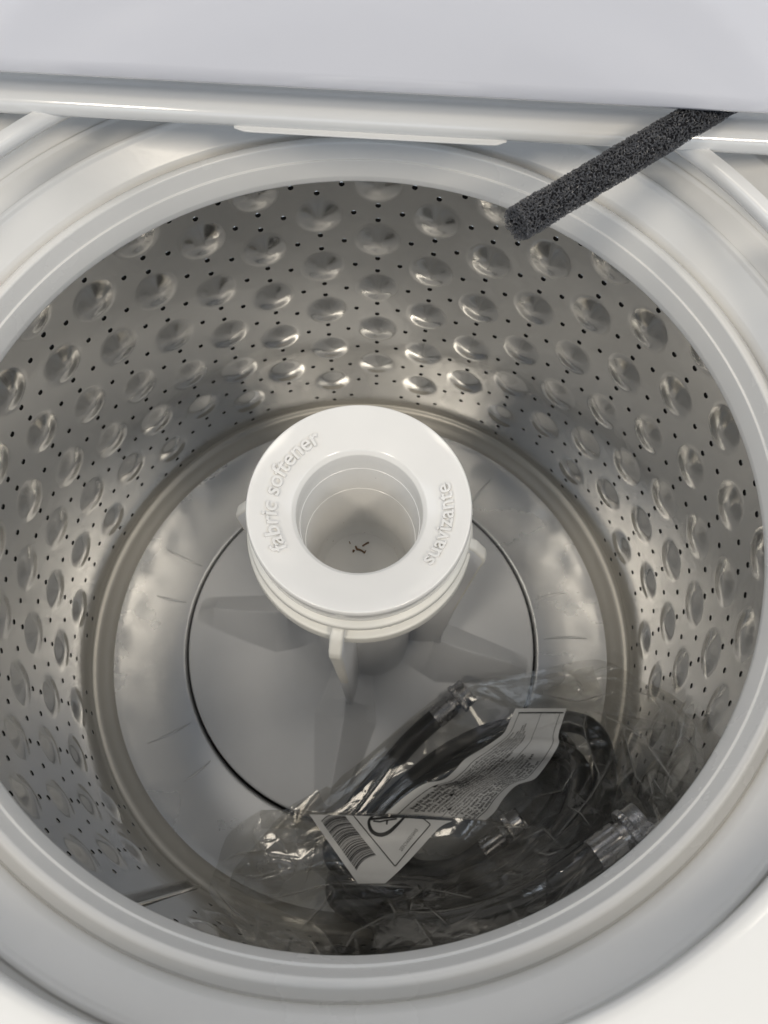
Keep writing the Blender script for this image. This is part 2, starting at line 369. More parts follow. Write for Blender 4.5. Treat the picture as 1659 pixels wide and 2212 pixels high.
# softener cap with funnel and cup
CP = np.concatenate([
    round_prof([(0.0640, -0.0380), (0.0672, -0.0370), (0.0680, -0.0215), (0.0668, -0.0187), (0.0600, -0.0215), (0.0480, -0.0268), (0.0412, -0.0300), (0.0389, -0.0330), (0.0384, -0.0400), (0.0379, -0.0500), (0.0375, -0.0502), (0.0366, -0.0790), (0.0362, -0.0792), (0.0330, -0.1380), (0.0280, -0.1445)], [0, .001, .0014, .0010, .002, .002, .0008, .0008, .001, .0003, .0003, .0003, .0003, .006, 0], 6),
    [(0.012, -0.1449), (0.0001, -0.1450)]])
CAP = sub(lathe("softener_cap", CP, M_CAP, segs=192, center=AX, sharp=50), AGI, "white funnel-shaped softener cap on top of the agitator")
def cap_z(r): return np.interp(r, [0.0384, .0392, .0425, .048, .060, .0668], [-.040, -.033, -.0293, -.0268, -.0215, -.0187])
def arc_text(body, size, a_start, a_end, r0, outward):
    V, F = text_verts(body, size, 0.0016, 0.0002, 3, spacing=1.0)
    w0, w1 = V[:, 0].min(), V[:, 0].max()
    f = (V[:, 0] - w0) / (w1 - w0); a = np.radians(a_start + (a_end - a_start) * f)
    xh = size * .26
    r = r0 + (V[:, 1] - xh) * (1 if outward else -1)
    z = cap_z(r) + V[:, 2] + 0.0002
    P = np.column_stack([AX[0] + r * np.cos(a), AX[1] + r * np.sin(a), z])
    return obj("cap_lettering", P, F, M_CAP, None, smooth=False)
sub(arc_text("fabric softener", 0.0132, 214, 121, 0.0530, True), AGI)
sub(arc_text("suavizante", 0.0132, -40, 18, 0.0530, False), AGI)
def collar_text(body, size, a_start, a_end):
    V, F = text_verts(body, size, 0.0007, 0.0001, 2)
    w0, w1 = V[:, 0].min(), V[:, 0].max()
    a = np.radians(a_start + (a_end - a_start) * (V[:, 0] - w0) / (w1 - w0)); r = 0.0674 + V[:, 2]
    return obj("collar_lettering", np.column_stack([AX[0] + r * np.cos(a), AX[1] + r * np.sin(a), -0.0575 + V[:, 1]]), F, M_CAP, None, smooth=False)
sub(collar_text("NO BLEACH", 0.0105, -77, -28), AGI)
sub(collar_text("SUAVIZANTE", 0.0105, -158, -112), AGI)

# ------------------------------------------------------------------ placing helpers
CM = np.array(CAM_AXES); CC = np.array(CAM_LOC)
def at(u, v, z):
    """Point at height z seen at (u, v) of the photograph (1659 x 2212 grid)."""
    d = CM @ np.array([(u - 829.5) / 1715.57, -(v - 1106) / 1715.57, -1.0]); t = (z - CC[2]) / d[2]
    return CC + d * t
def at_wall(u, v, r=0.2545):
    """Point of the drum wall seen at (u, v)."""
    d = CM @ np.array([(u - 829.5) / 1715.57, -(v - 1106) / 1715.57, -1.0]); a = d[0] ** 2 + d[1] ** 2; b = 2 * (CC[0] * d[0] + CC[1] * d[1]); c = CC[0] ** 2 + CC[1] ** 2 - r * r
    return CC + d * (-b + math.sqrt(b * b - 4 * a * c)) / (2 * a)
def film_at(u, v, z): return at(u, v, z) if z is not None else at_wall(u, v)
def cam_dir(u, v):
    d = CM @ np.array([(u - 829.5) / 1715.57, -(v - 1106) / 1715.57, -1.0]); return d / np.linalg.norm(d)

# ------------------------------------------------------------------ black inlet hoses
M_RUBBER = mat("black_rubber", (0.006, 0.0065, 0.007), 0.36, noise=(60, 0.2), bump=(300, 0.00006))
M_CHROME = mat("nickel_steel", (0.46, 0.46, 0.48), 0.27, metal=1.0, rvar=(120, 0.08))
M_WASHER = mat("rubber_washer", (0.006, 0.006, 0.006), 0.5)
HR = 0.0095
HA = [(943, 1550, -.352), (895, 1592, -.356), (840, 1655, -.360), (760, 1750, -.362), (710, 1840, -.360), (760, 1930, -.350), (890, 1975, -.300), (1040, 1950, -.235), (1175, 1880, -.212), (1265, 1780, -.238), (1310, 1660, -.288), (1285, 1565, -.312), (1190, 1555, -.332), (1080, 1600, -.345), (970, 1665, -.352), (890, 1750, -.358), (850, 1830, -.355), (890, 1890, -.335), (985, 1885, -.312), (1050, 1836, -.305)]
HB = [(1287, 1846, -.152), (1235, 1886, -.152), (1160, 1938, -.162), (1060, 1984, -.182), (910, 2008, -.240), (785, 1980, -.315), (705, 1910, -.358), (770, 1800, -.364), (880, 1690, -.364), (1000, 1600, -.364), (1120, 1555, -.358), (1230, 1590, -.340), (1245, 1680, -.315), (1190, 1780, -.290), (1100, 1870, -.275), (980, 1925, -.295), (860, 1940, -.335), (775, 1880, -.350), (810, 1790, -.345), (900, 1705, -.343), (1020, 1645, -.338), (1150, 1605, -.318), (1255, 1625, -.298), (1285, 1720, -.262), (1225, 1820, -.234), (1110, 1900, -.236), (990, 1950, -.268)]
def relax_hoses(paths, n=190, it=170):
    P = [spline([at(*q) for q in p], n) for p in paths]; K = [p.copy() for p in P]
    idx = np.arange(n)
    for _ in range(it):
        A = np.concatenate(P); D = A[:, None] - A[None]; d = np.linalg.norm(D, axis=-1) + 1e-9
        seg = np.concatenate([np.full(n, k) for k in range(len(P))]); ii = np.concatenate([idx] * len(P))
        near = (seg[:, None] == seg[None]) & (abs(ii[:, None] - ii[None]) < 14)
        pen = np.clip(2.06 * HR - d, 0, None); pen[near] = 0
        A = A + (D / d[..., None] * pen[..., None]).sum(1) * 0.25
        r = np.hypot(A[:, 0], A[:, 1]); f = np.minimum(1, (0.2615 - HR) / r); A[:, 0] *= f; A[:, 1] *= f
        floor = np.where(r < 0.12, -0.3700, -0.3745); A[:, 2] = np.maximum(A[:, 2], floor + HR)
        for k in range(len(P)):
            Q = A[k * n:(k + 1) * n]; S = Q.copy(); S[1:-1] = .5 * Q[1:-1] + .25 * (Q[:-2] + Q[2:])
            P[k] = S + (K[k] - S) * 0.02
    return P
HOSES = relax_hoses([HA, HB])
def frame(t):
    t = t / np.linalg.norm(t); u = np.cross(t, (0, 0, 1.0)); u /= np.linalg.norm(u); return t, u, np.cross(u, t)
def turned(name, p, t, prof, material, parent, segs=48, flute=0, depth=0.0, frm=0, to=99):
    """Lathe along axis t from point p; rows frm..to are fluted or knurled."""
    t, u, w = frame(t); a = np.linspace(0, 2 * np.pi, segs, endpoint=False); V = []
    for i, (r, l) in enumerate(prof):
        rr = r * np.ones(segs)
        if flute and frm <= i <= to: rr = rr * (1 - depth * (0.5 + 0.5 * np.cos(a * flute)) ** 2)
        V.append(p + l * t + np.cos(a)[:, None] * rr[:, None] * u + np.sin(a)[:, None] * rr[:, None] * w)
    o = np_obj(name, np.stack(V, 1).reshape(-1, 3), grid_faces(segs, len(prof), True), material, parent)
    o.data.set_sharp_from_angle(angle=R(35)); return o
def coupling(p, t, parent):
    turned("ferrule", p, t, [(.0092, -.002), (.0104, -.0015), (.0107, 0), (.0107, .018), (.0102, .0195), (.0080, .020)], M_CHROME, parent, 96, 8, .09, 2, 3)
    turned("nut", p, t, [(.0080, .020), (.0084, .0245), (.0134, .0247), (.0143, .0253), (.0143, .0292), (.0136, .0298), (.0128, .0300), (.0128, .0390), (.0123, .0397), (.0110, .0397), (.0108, .0350)], M_CHROME, parent, 192, 44, .05, 3, 4)
    turned("washer", p, t, [(.0109, .0355), (.0109, .0368), (.0050, .0368), (.0048, .0330), (.0001, .0330)], M_WASHER, parent, 32)
HVERT = []; HFACE = []
HL = ("black rubber inlet hose with a chrome coupling near the agitator, inside the bag", "black rubber inlet hose with a chrome coupling against the drum wall, inside the bag")
for k, P in enumerate(HOSES):
    root = empty("inlet_hose", tuple(P[0])); tag(root, HL[k], "hose", "inlet hoses packed in the plastic bag")
    loc = Matrix.Translation(-Vector(P[0]))
    made = []
    V, F = tube(P, HR, 20); made.append(obj("tube", V, F, M_RUBBER))
    before = set(bpy.data.objects)
    coupling(P[0], P[0] - P[2], None); coupling(P[-1], P[-1] - P[-3], None)
    made += [o for o in bpy.data.objects if o not in before]
    for o in made:
        b_ = len(HVERT); HVERT += [tuple(v.co) for v in o.data.vertices]; HFACE += [tuple(b_ + i for i in p.vertices) for p in o.data.polygons]
        o.data.transform(loc); o.parent = root

# ------------------------------------------------------------------ clear plastic bag
def film_material():
    m = bpy.data.materials.new("clear_film"); m.use_nodes = True; nt = m.node_tree; N = nt.nodes; L = nt.links
    N.remove(N["Principled BSDF"]); out = N["Material Output"]
    tr = N.new("ShaderNodeBsdfTransparent"); tr.inputs[0].default_value = (0.84, 0.832, 0.812, 1)
    gl = N.new("ShaderNodeBsdfAnisotropic"); gl.inputs["Color"].default_value = (1, 1, 1, 1); gl.inputs["Roughness"].default_value = 0.09
    df = N.new("ShaderNodeBsdfDiffuse"); df.inputs[0].default_value = (0.75, 0.74, 0.70, 1)
    tl = N.new("ShaderNodeBsdfTranslucent"); tl.inputs[0].default_value = (0.75, 0.74, 0.70, 1)
    hz = N.new("ShaderNodeMixShader"); hz.inputs[0].default_value = 0.5; L.new(df.outputs[0], hz.inputs[1]); L.new(tl.outputs[0], hz.inputs[2])
    lw = N.new("ShaderNodeLayerWeight"); lw.inputs["Blend"].default_value = 0.35
    mr = N.new("ShaderNodeMapRange"); mr.inputs["To Min"].default_value = 0.018; mr.inputs["To Max"].default_value = 0.06; L.new(lw.outputs["Facing"], mr.inputs["Value"])
    at_ = N.new("ShaderNodeAttribute"); at_.attribute_name = "crease"          # adds white haze along the crease lines
    cw = N.new("ShaderNodeMath"); cw.operation = 'MULTIPLY_ADD'; cw.inputs[1].default_value = 0.50; cw.use_clamp = True; L.new(at_.outputs["Fac"], cw.inputs[0]); L.new(mr.outputs[0], cw.inputs[2])
    m1 = N.new("ShaderNodeMixShader"); L.new(cw.outputs[0], m1.inputs[0]); L.new(tr.outputs[0], m1.inputs[1]); L.new(hz.outputs[0], m1.inputs[2])
    l2 = N.new("ShaderNodeLayerWeight"); l2.inputs["Blend"].default_value = 0.5
    pw = N.new("ShaderNodeMath"); pw.operation = 'POWER'; pw.inputs[1].default_value = 4.5; L.new(l2.outputs["Facing"], pw.inputs[0])
    fr = N.new("ShaderNodeMath"); fr.operation = 'MULTIPLY_ADD'; fr.inputs[1].default_value = 0.55; fr.inputs[2].default_value = 0.090; L.new(pw.outputs[0], fr.inputs[0])
    m2 = N.new("ShaderNodeMixShader"); L.new(fr.outputs[0], m2.inputs[0]); L.new(m1.outputs[0], m2.inputs[1]); L.new(gl.outputs[0], m2.inputs[2])
    tc = N.new("ShaderNodeTexCoord"); n = N.new("ShaderNodeTexNoise"); n.inputs["Scale"].default_value = 70; n.inputs["Detail"].default_value = 5
    bp = N.new("ShaderNodeBump"); bp.inputs["Distance"].default_value = 0.0003; bp.inputs["Strength"].default_value = 0.7
    L.new(tc.outputs["Object"], n.inputs["Vector"]); L.new(n.outputs["Fac"], bp.inputs["Height"])
    L.new(bp.outputs[0], gl.inputs["Normal"]); L.new(bp.outputs[0], l2.inputs["Normal"])
    L.new(m2.outputs[0], out.inputs["Surface"]); return m
M_FILM = film_material()
from mathutils.geometry import delaunay_2d_cdt
from mathutils.bvhtree import BVHTree
def facets(nu, nv, lu, lv, cell, stretch, turn, seed, wid):
    """Crumple relief over lu x lv metres: random heights at scattered points joined by flat triangles, and pinched ridges along some of their edges."""
    rg = np.random.default_rng(seed); c, s_ = math.cos(turn), math.sin(turn); pad = cell * 2.5; pts = []
    ext = (lu + lv) * .5 + pad
    for a in np.arange(-ext, ext, cell * stretch):
        for b in np.arange(-ext, ext, cell / stretch):
            p = np.array([a, b]) + rg.uniform(-.48, .48, 2) * (cell * stretch, cell / stretch)
            q = np.array([p[0] * c - p[1] * s_, p[0] * s_ + p[1] * c]) + (lu / 2, lv / 2)
            if -pad < q[0] < lu + pad and -pad < q[1] < lv + pad: pts.append(Vector(q))
    r = delaunay_2d_cdt(pts, [], [], 0, 1e-7); P = np.array([tuple(p) for p in r[0]]); T = np.array([tuple(f) for f in r[2]])
    h = rg.uniform(-1, 1, len(P)) * rg.uniform(.3, 1, len(P))
    tree = BVHTree.FromPolygons([(p[0], p[1], h[i]) for i, p in enumerate(P)], [tuple(f) for f in T.tolist()])
    H = np.zeros(nu * nv); K = np.zeros(nu * nv, int); dn = Vector((0, 0, -1)); n = 0
    U = np.repeat(np.linspace(0, lu, nu), nv); W = np.tile(np.linspace(0, lv, nv), nu)
    for n in range(nu * nv):
        k = tree.ray_cast((U[n], W[n], 5), dn)
        if k[0] is not None: H[n] = k[0].z; K[n] = k[2]
    RD = np.zeros(nu * nv); Q = np.stack([U, W], -1)
    for e in range(3):
        ia, ib = T[K, e], T[K, (e + 1) % 3]; A, B = P[ia], P[ib]; D = B - A; L_ = np.linalg.norm(D, axis=1) + 1e-9
        d = np.abs(D[:, 0] * (Q[:, 1] - A[:, 1]) - D[:, 1] * (Q[:, 0] - A[:, 0])) / L_
        key = (np.minimum(ia, ib) * 7919 + np.maximum(ia, ib) * 104729) % 1000 / 1000.0
        st = np.clip((key - .45) / .55, 0, 1); al = np.clip(((Q - A) * D).sum(1) / L_ ** 2, 0, 1); st = st * np.sin(np.pi * al) ** .5
        RD = np.maximum(RD, st * np.exp(-(d / wid)))
    return H.reshape(nu, nv), RD.reshape(nu, nv)
# long folds pinched into the film: a crisp edge with a broad plane falling away on one side
def za(x, y): return ((700 + x / 1.3825) / 1.8228, (3150 + y / 1.3825) / 1.8228)
def zb(x, y): return ((1900 + x / 1.659) / 1.8228, (2600 + y / 1.659) / 1.8228)
FOLDS = [(za, f) for f in (
    ((470, 545), (640, 505), (830, 455)), ((830, 455), (840, 490), (790, 570), (640, 735)), ((640, 735), (610, 755), (590, 830)), ((610, 755), (725, 770), (790, 855)), ((725, 770), (722, 840)),
    ((735, 665), (800, 720), (880, 855)), ((880, 855), (960, 720), (1150, 625)), ((960, 720), (985, 850)), ((1140, 540), (1180, 600), (1180, 650)), ((1230, 550), (1280, 530), (1340, 485)), ((1280, 530), (1255, 640)),
    ((1340, 485), (1450, 500), (1659, 545)), ((1340, 560), (1450, 660), (1480, 690)), ((830, 455), (1000, 456), (1330, 480)), ((200, 480), (300, 600), (420, 680)), ((250, 330), (330, 290), (480, 275)), ((300, 400), (420, 420), (560, 380)),
    ((440, 560), (430, 700), (425, 790)), ((1090, 700), (1060, 800)), ((1290, 640), (1400, 800)), ((1480, 760), (1560, 730), (1659, 740)))]
FOLDS += [(zb, f) for f in (
    ((680, 310), (900, 410), (1040, 500), (1250, 800)), ((905, 410), (1000, 760), (1110, 890), (1180, 900)), ((1080, 720), (1200, 900)), ((1085, 730), (1110, 880)), ((870, 620), (700, 900), (480, 1150)), ((1330, 330), (1290, 500), (1230, 640)),
    ((1180, 230), (1290, 290), (1400, 330)), ((1400, 330), (1390, 500), (1395, 690)), ((430, 230), (620, 270), (820, 215)), ((440, 430), (560, 400), (680, 440)), ((30, 1080), (330, 1092)), ((340, 890), (520, 850), (640, 650)), ((700, 600), (760, 740), (750, 830)),
    ((680, 320), (660, 430), (690, 560)), ((950, 190), (1090, 230), (1170, 330)), ((610, 120), (660, 200)), ((240, 1180), (400, 1100), (520, 1220)), ((100, 1390), (260, 1400)), ((320, 1240), (430, 1270), (520, 1240)), ((1110, 940), (1150, 1050), (1100, 1130)), ((560, 960), (640, 1000), (700, 1080)))]
def to_px(X):
    q = (X - CC) @ CM; return 829.5 + 1715.57 * q[..., 0] / -q[..., 2], 1106 - 1715.57 * q[..., 1] / -q[..., 2]
def pleats(U, V, kind, seed):
    rg = np.random.default_rng(seed); H = np.zeros_like(U); K = np.zeros_like(U)
    for fn, pl in FOLDS:
        side = rg.choice([-1, 1]); h = rg.uniform(.006, .013); wl = rg.uniform(24, 55); ws = rg.uniform(2.5, 5)
        if fn is not kind: continue
        P = [np.array(fn(*q)) for q in pl]; bd = np.full(U.shape, 1e9); bs = np.zeros(U.shape); end = np.ones(U.shape)
        tot = sum(np.linalg.norm(q - p) for p, q in zip(P, P[1:])); acc = 0
        for p, q in zip(P, P[1:]):
            d = q - p; L_ = np.linalg.norm(d); t = np.clip(((U - p[0]) * d[0] + (V - p[1]) * d[1]) / L_ ** 2, 0, 1)
            dist = np.hypot(U - p[0] - t * d[0], V - p[1] - t * d[1]); sg = np.sign(d[0] * (V - p[1]) - d[1] * (U - p[0])) * side
            m = dist < bd; bd = np.where(m, dist, bd); bs = np.where(m, sg, bs); f = (acc + t * L_) / tot; end = np.where(m, np.sin(np.pi * np.clip(f, .03, .97)) ** .5, end); acc += L_
        g = np.where(bs > 0, np.clip(1 - bd / wl, 0, 1) ** 1.2, np.exp(-bd / ws)) * end
        H = np.maximum(H, h * g); K = np.maximum(K, np.exp(-(bd / 2.2) ** 2) * end)
    return H, K
HTREE = BVHTree.FromPolygons(HVERT, HFACE)
def room(Dr, clear, hoses):
    """How far the film can sink along each direction before it meets a hose, the floor or the drum wall."""
    a = Dr[:, 0] ** 2 + Dr[:, 1] ** 2; b = 2 * (CC[0] * Dr[:, 0] + CC[1] * Dr[:, 1]); c = CC[0] ** 2 + CC[1] ** 2 - 0.2585 ** 2
    t = (-b + np.sqrt(b * b - 4 * a * c)) / (2 * a); t = np.minimum(t, (-0.3725 - CC[2]) / Dr[:, 2])
    if hoses:
        o = Vector(CC)
        for i in range(len(Dr)):
            h = HTREE.ray_cast(o, Vector(Dr[i]))
            if h[0] is not None and h[3] < t[i]: t[i] = h[3]
    return t - clear
def crumple(rows, nu, nv, excess, seed, clear=0.0016, turn=0.5, drape=40, hoses=True, kind=None):
    """Control rows of points -> film that sags onto hoses, floor and wall, with flat facets and sharp creases."""
    G = np.stack([spline(np.array([film_at(*q) for q in r]), nu) for r in rows], 1)
    X = np.stack([spline(G[i], nv) for i in range(nu)], 0)
    E = np.broadcast_to(excess(np.linspace(0, 1, nu)[:, None], np.linspace(0, 1, nv)[None]), (nu, nv))
    lu = np.linalg.norm(np.diff(X[:, nv // 2], axis=0), axis=1).sum(); lv = np.linalg.norm(np.diff(X[nu // 2], axis=0), axis=1).sum()
    D0 = X - CC; t = np.linalg.norm(D0, axis=-1); D0 = D0 / t[..., None]
    tm = room(D0.reshape(-1, 3), clear, hoses).reshape(nu, nv); t0 = t.copy(); t = np.minimum(t, tm)
    for k in range(drape):                                                    # bridge from hose to hose
        m_ = (9, 5, 2)[k % 3]; Y = t.copy()
        Y[m_:-m_] = .25 * (t[:-2 * m_] + t[2 * m_:]) + .5 * t[m_:-m_]; Z = Y.copy(); Z[:, m_:-m_] = .25 * (Y[:, :-2 * m_] + Y[:, 2 * m_:]) + .5 * Y[:, m_:-m_]
        t = np.minimum(Z + (t0 - Z) * .02, tm)
    H1, R1 = facets(nu, nv, lu, lv, .048, 1.5, turn, seed, .0013); H2, R2 = facets(nu, nv, lu, lv, .017, 1.5, turn + .9, seed + 1, .0009)
    D = (H1 + .4) * .0095 + R1 * .0050 + H2 * .0014 + R2 * .0010
    PH, PK = pleats(*to_px(X), kind, seed)
    t = np.minimum(t - D * E - PH, tm + clear * .5)
    for k in range(2):
        Y = t.copy(); Y[1:-1, 1:-1] = .6 * t[1:-1, 1:-1] + .1 * (t[:-2, 1:-1] + t[2:, 1:-1] + t[1:-1, :-2] + t[1:-1, 2:]); t = Y
    return CC + D0 * t[..., None], np.clip(np.maximum(.6 * R1 * np.clip(E * 1.3, 0, 1), .85 * PK), 0, 1)
def film(name, X, crease):
    o = np_obj(name, X.reshape(-1, 3), grid_faces(*X.shape[:2]), M_FILM)
    o.data.attributes.new("crease", 'FLOAT', 'POINT').data.foreach_set("value", crease.astype(np.float32).ravel()); return bagpart(o)
BAG = empty("plastic_bag", (0.08, -0.17, -0.372))
tag(BAG, "clear crumpled plastic bag with printed warning holding black hoses at the drum bottom", "bag")
BINV = Matrix.Translation((-0.08, 0.17, 0.372))
def bagpart(o, p=None): o.data.transform(BINV); o.parent = p or BAG; return o
FILM_ROWS = [
    [(640, 1740, -.362), (760, 1660, -.355), (900, 1540, -.350), (1000, 1475, -.345), (1130, 1455, -.345), (1290, 1425, -.345), (1400, 1480, -.320), (1480, 1540, -.280)],
    [(640, 1800, -.350), (760, 1715, -.343), (900, 1610, -.340), (1030, 1530, -.333), (1150, 1510, -.335), (1290, 1500, -.330), (1400, 1530, -.300), (1515, 1590, -.262)],
    [(650, 1850, -.350), (790, 1775, -.345), (930, 1690, -.342), (1060, 1620, -.340), (1170, 1560, -.330), (1270, 1560, -.295), (1390, 1600, -.285), (1520, 1660, -.250)],
    [(700, 1900, -.350), (850, 1830, -.345), (990, 1770, -.345), (1110, 1700, -.343), (1200, 1640, -.330), (1290, 1640, -.283), (1390, 1680, -.270), (1515, 1730, -.240)],
    [(760, 1960, -.335), (910, 1900, -.320), (1060, 1830, -.290), (1170, 1770, -.280), (1250, 1740, -.270), (1320, 1740, -.235), (1400, 1770, -.195), (1490, 1795, None)],
    [(800, 2005, -.300), (950, 1985, -.240), (1090, 1930, -.200), (1200, 1870, -.185), (1290, 1815, -.172), (1350, 1785, -.150), (1410, 1800, None), (1470, 1790, None)],
    [(820, 2075, None), (980, 2050, None), (1120, 2005, None), (1240, 1940, None), (1320, 1880, None), (1385, 1835, None), (1440, 1800, None), (1490, 1770, None)]]
def ex1(s, t):
    right = np.clip((s - .60) / .2, 0, 1); low = np.clip((t - .60) / .2, 0, 1); pr = np.exp(-((t - .38) / .16) ** 2) * (s < .62)
    return 0.28 + 0.72 * right + 0.35 * low * (1 - right) - .20 * pr * (1 - right)
X1, C1 = crumple(FILM_ROWS, 480, 350, ex1, 3, kind=zb)
FILM = film("film", X1, C1)
FLAP_ROWS = [
    [(565, 1790, -.356), (645, 1790, -.346), (718, 1792, -.338), (905, 1798, -.327), (1047, 1808, -.320), (1190, 1820, -.315)],
    [(561, 1760, -.347), (641, 1760, -.335), (714, 1763, -.327), (901, 1769, -.317), (1043, 1780, -.311), (1190, 1797, -.306)],
    [(560, 1752, -.345), (640, 1753, -.332), (713, 1756, -.324), (900, 1762, -.314), (1042, 1774, -.308), (1190, 1792, -.304)],
    [(495, 1800, -.352), (590, 1810, -.338), (720, 1805, -.328), (890, 1815, -.320), (1040, 1830, -.312), (1185, 1840, -.304)],
    [(468, 1870, -.352), (575, 1870, -.338), (720, 1865, -.326), (890, 1870, -.305), (1040, 1885, -.275), (1180, 1870, -.230)],
    [(452, 1925, -.340), (565, 1935, -.330), (713, 1909, -.312), (911, 1918, -.285), (1042, 1928, -.250), (1180, 1900, -.205)],
    [(490, 1975, None), (600, 1985, -.305), (720, 1975, -.300), (911, 1985, -.250), (1042, 1965, -.210), (1180, 1925, -.170)],
    [(510, 2000, None), (610, 2025, None), (740, 2045, None), (911, 2048, None), (1042, 2030, None), (1180, 1985, None)],
    [(530, 2030, None), (620, 2060, None), (740, 2080, None), (911, 2085, None), (1042, 2065, None), (1190, 2005, None)]]
def ex2(s, t):
    low = np.clip((t - .55) / .10, 0, 1); left = np.clip((.36 - s) / .2, 0, 1)
    return 0.08 + 0.72 * low + 0.60 * left * (1 - low)
X2, C2 = crumple(FLAP_ROWS, 420, 320, ex2, 21, clear=0.0034, turn=1.1, kind=za)
FLAP = film("folded_flap", X2, C2)

UNDER_ROWS = [
    [(620, 1745, -.370), (760, 1660, -.368), (900, 1545, -.368), (1010, 1485, -.368), (1130, 1465, -.368), (1280, 1440, -.368)],
    [(560, 1815, -.371), (700, 1790, -.369), (900, 1690, -.369), (1050, 1620, -.369), (1200, 1570, -.369), (1310, 1540, -.368)],
    [(500, 1890, -.371), (690, 1880, -.371), (900, 1800, -.371), (1060, 1740, -.371), (1200, 1680, -.371), (1290, 1640, -.368)],
    [(510, 1960, -.371), (700, 1960, -.371), (900, 1900, -.371), (1050, 1850, -.371), (1180, 1790, -.371), (1270, 1730, -.368)],
    [(560, 1990, -.368), (720, 1995, -.368), (900, 1975, -.368), (1040, 1930, -.368), (1150, 1870, -.368), (1240, 1800, -.366)]]
X3, C3 = crumple(UNDER_ROWS, 160, 110, lambda s, t: .22 + 0 * s * t, 41, clear=.0006, drape=0, hoses=False)
film("back_film", X3, C3 * 0)

# ------------------------------------------------------------------ printing on the bag
M_PANEL = mat("white_ink", (0.74, 0.74, 0.73), 0.35, noise=(40, .05))
M_INK = mat("black_ink", (0.012, 0.012, 0.013), 0.4)
def bvh(X):
    nu, nv = X.shape[:2]; return BVHTree.FromPolygons([tuple(v) for v in X.reshape(-1, 3)], [tuple(f) for f in grid_faces(nu, nv).tolist()])
B1, B2 = bvh(X1), bvh(X2)
def on_film(tree, UV, lift):
    """Land points of the print on the film itself."""
    out = []; ok = []; last = None; o = Vector(CC)
    for u, v in UV:
        d = Vector(cam_dir(u, v)); h = tree.ray_cast(o, d)
        if h[0] is None: ok.append(False); out.append(last if last is not None else (0, 0, -.34))
        else:
            n = h[1] if h[1].dot(d) < 0 else -h[1]; last = tuple(h[0] + n * lift); ok.append(True); out.append(last)
    return np.array(out), np.array(ok)
def fold(u): return np.interp(u, [560, 713, 900, 1042, 1190], [1752, 1756, 1762, 1774, 1792])
def ink(name, tree, V2, F, material, lift, parent):
    V2 = np.array(V2, float)
    if tree is B2: V2[:, 1] = np.maximum(V2[:, 1], fold(V2[:, 0]) + 4)
    if tree is B1: V2[:, 1] = np.minimum(V2[:, 1], fold(V2[:, 0]) - 1)
    P, ok = on_film(tree, V2, lift)
    F = [f for f in F if all(ok[i] for i in f)]
    if not F: return None
    return bagpart(obj(name, P, F, material, None, smooth=(material is M_PANEL)), parent)
def z2(x, y): return ((1600 + x / 2.07375) / 1.8228, (2650 + y / 2.07375) / 1.8228)
def z1(x, y): return ((1200 + x / 2.37) / 1.8228, (3050 + y / 2.37) / 1.8228)
LE = spline([z2(*q) for q in ((-190, 1165), (0, 1000), (150, 905), (300, 870), (400, 790), (480, 705), (620, 620), (740, 540), (805, 480), (850, 380), (890, 290))], 200)
RE = spline([z2(*q) for q in ((500, 1390), (640, 1215), (720, 1140), (800, 1020), (900, 920), (1040, 870), (1115, 790), (1190, 680), (1245, 580), (1245, 500), (1310, 290))], 200)
def by_length(P):
    l = np.concatenate([[0], np.cumsum(np.linalg.norm(np.diff(P, axis=0), axis=1))]); l /= l[-1]
    return np.stack([np.interp(np.linspace(0, 1, 200), l, P[:, k]) for k in (0, 1)], -1)
LE, RE = by_length(LE), by_length(RE)
def band(s, w):
    s = np.clip(np.asarray(s, float), 0, 1) * 199; i = np.clip(s.astype(int), 0, 198); f = (s - i)[:, None]; w = np.asarray(w, float)[:, None]
    return (LE[i] * (1 - f) + LE[i + 1] * f) * (1 - w) + (RE[i] * (1 - f) + RE[i + 1] * f) * w
def panel_grid(nu, nv, fn):
    s, w = np.meshgrid(np.linspace(0, 1, nu), np.linspace(0, 1, nv), indexing='ij'); return fn(s.ravel(), w.ravel()), [tuple(f) for f in grid_faces(nu, nv).tolist()]
V2, F = panel_grid(120, 40, band); PANEL = ink("warning_panel", B1, V2, F, M_PANEL, 0.0003, FILM)
def rule(s0, s1, w0, w1, th):
    n = 90; s = np.linspace(s0, s1, n); w = np.linspace(w0, w1, n)
    return np.concatenate([band(s, w - th), band(s, w + th)]), [(i, i + 1, n + i + 1, n + i) for i in range(n - 1)]
for w in (0.115, 0.905): V2, F = rule(0, .97, w, w, .0045); ink("printed_rule", B1, V2, F, M_INK, .0006, FILM)
V2, F = rule(.05, .97, .545, .545, .003); ink("printed_rule", B1, V2, F, M_INK, .0006, FILM)
n = 40; w = np.linspace(.1, .97, n); V2 = np.concatenate([band(np.full(n, .968), w), band(np.full(n, .976), w)]); ink("printed_rule", B1, V2, [(i, i + 1, n + i + 1, n + i) for i in range(n - 1)], M_INK, .0006, FILM)
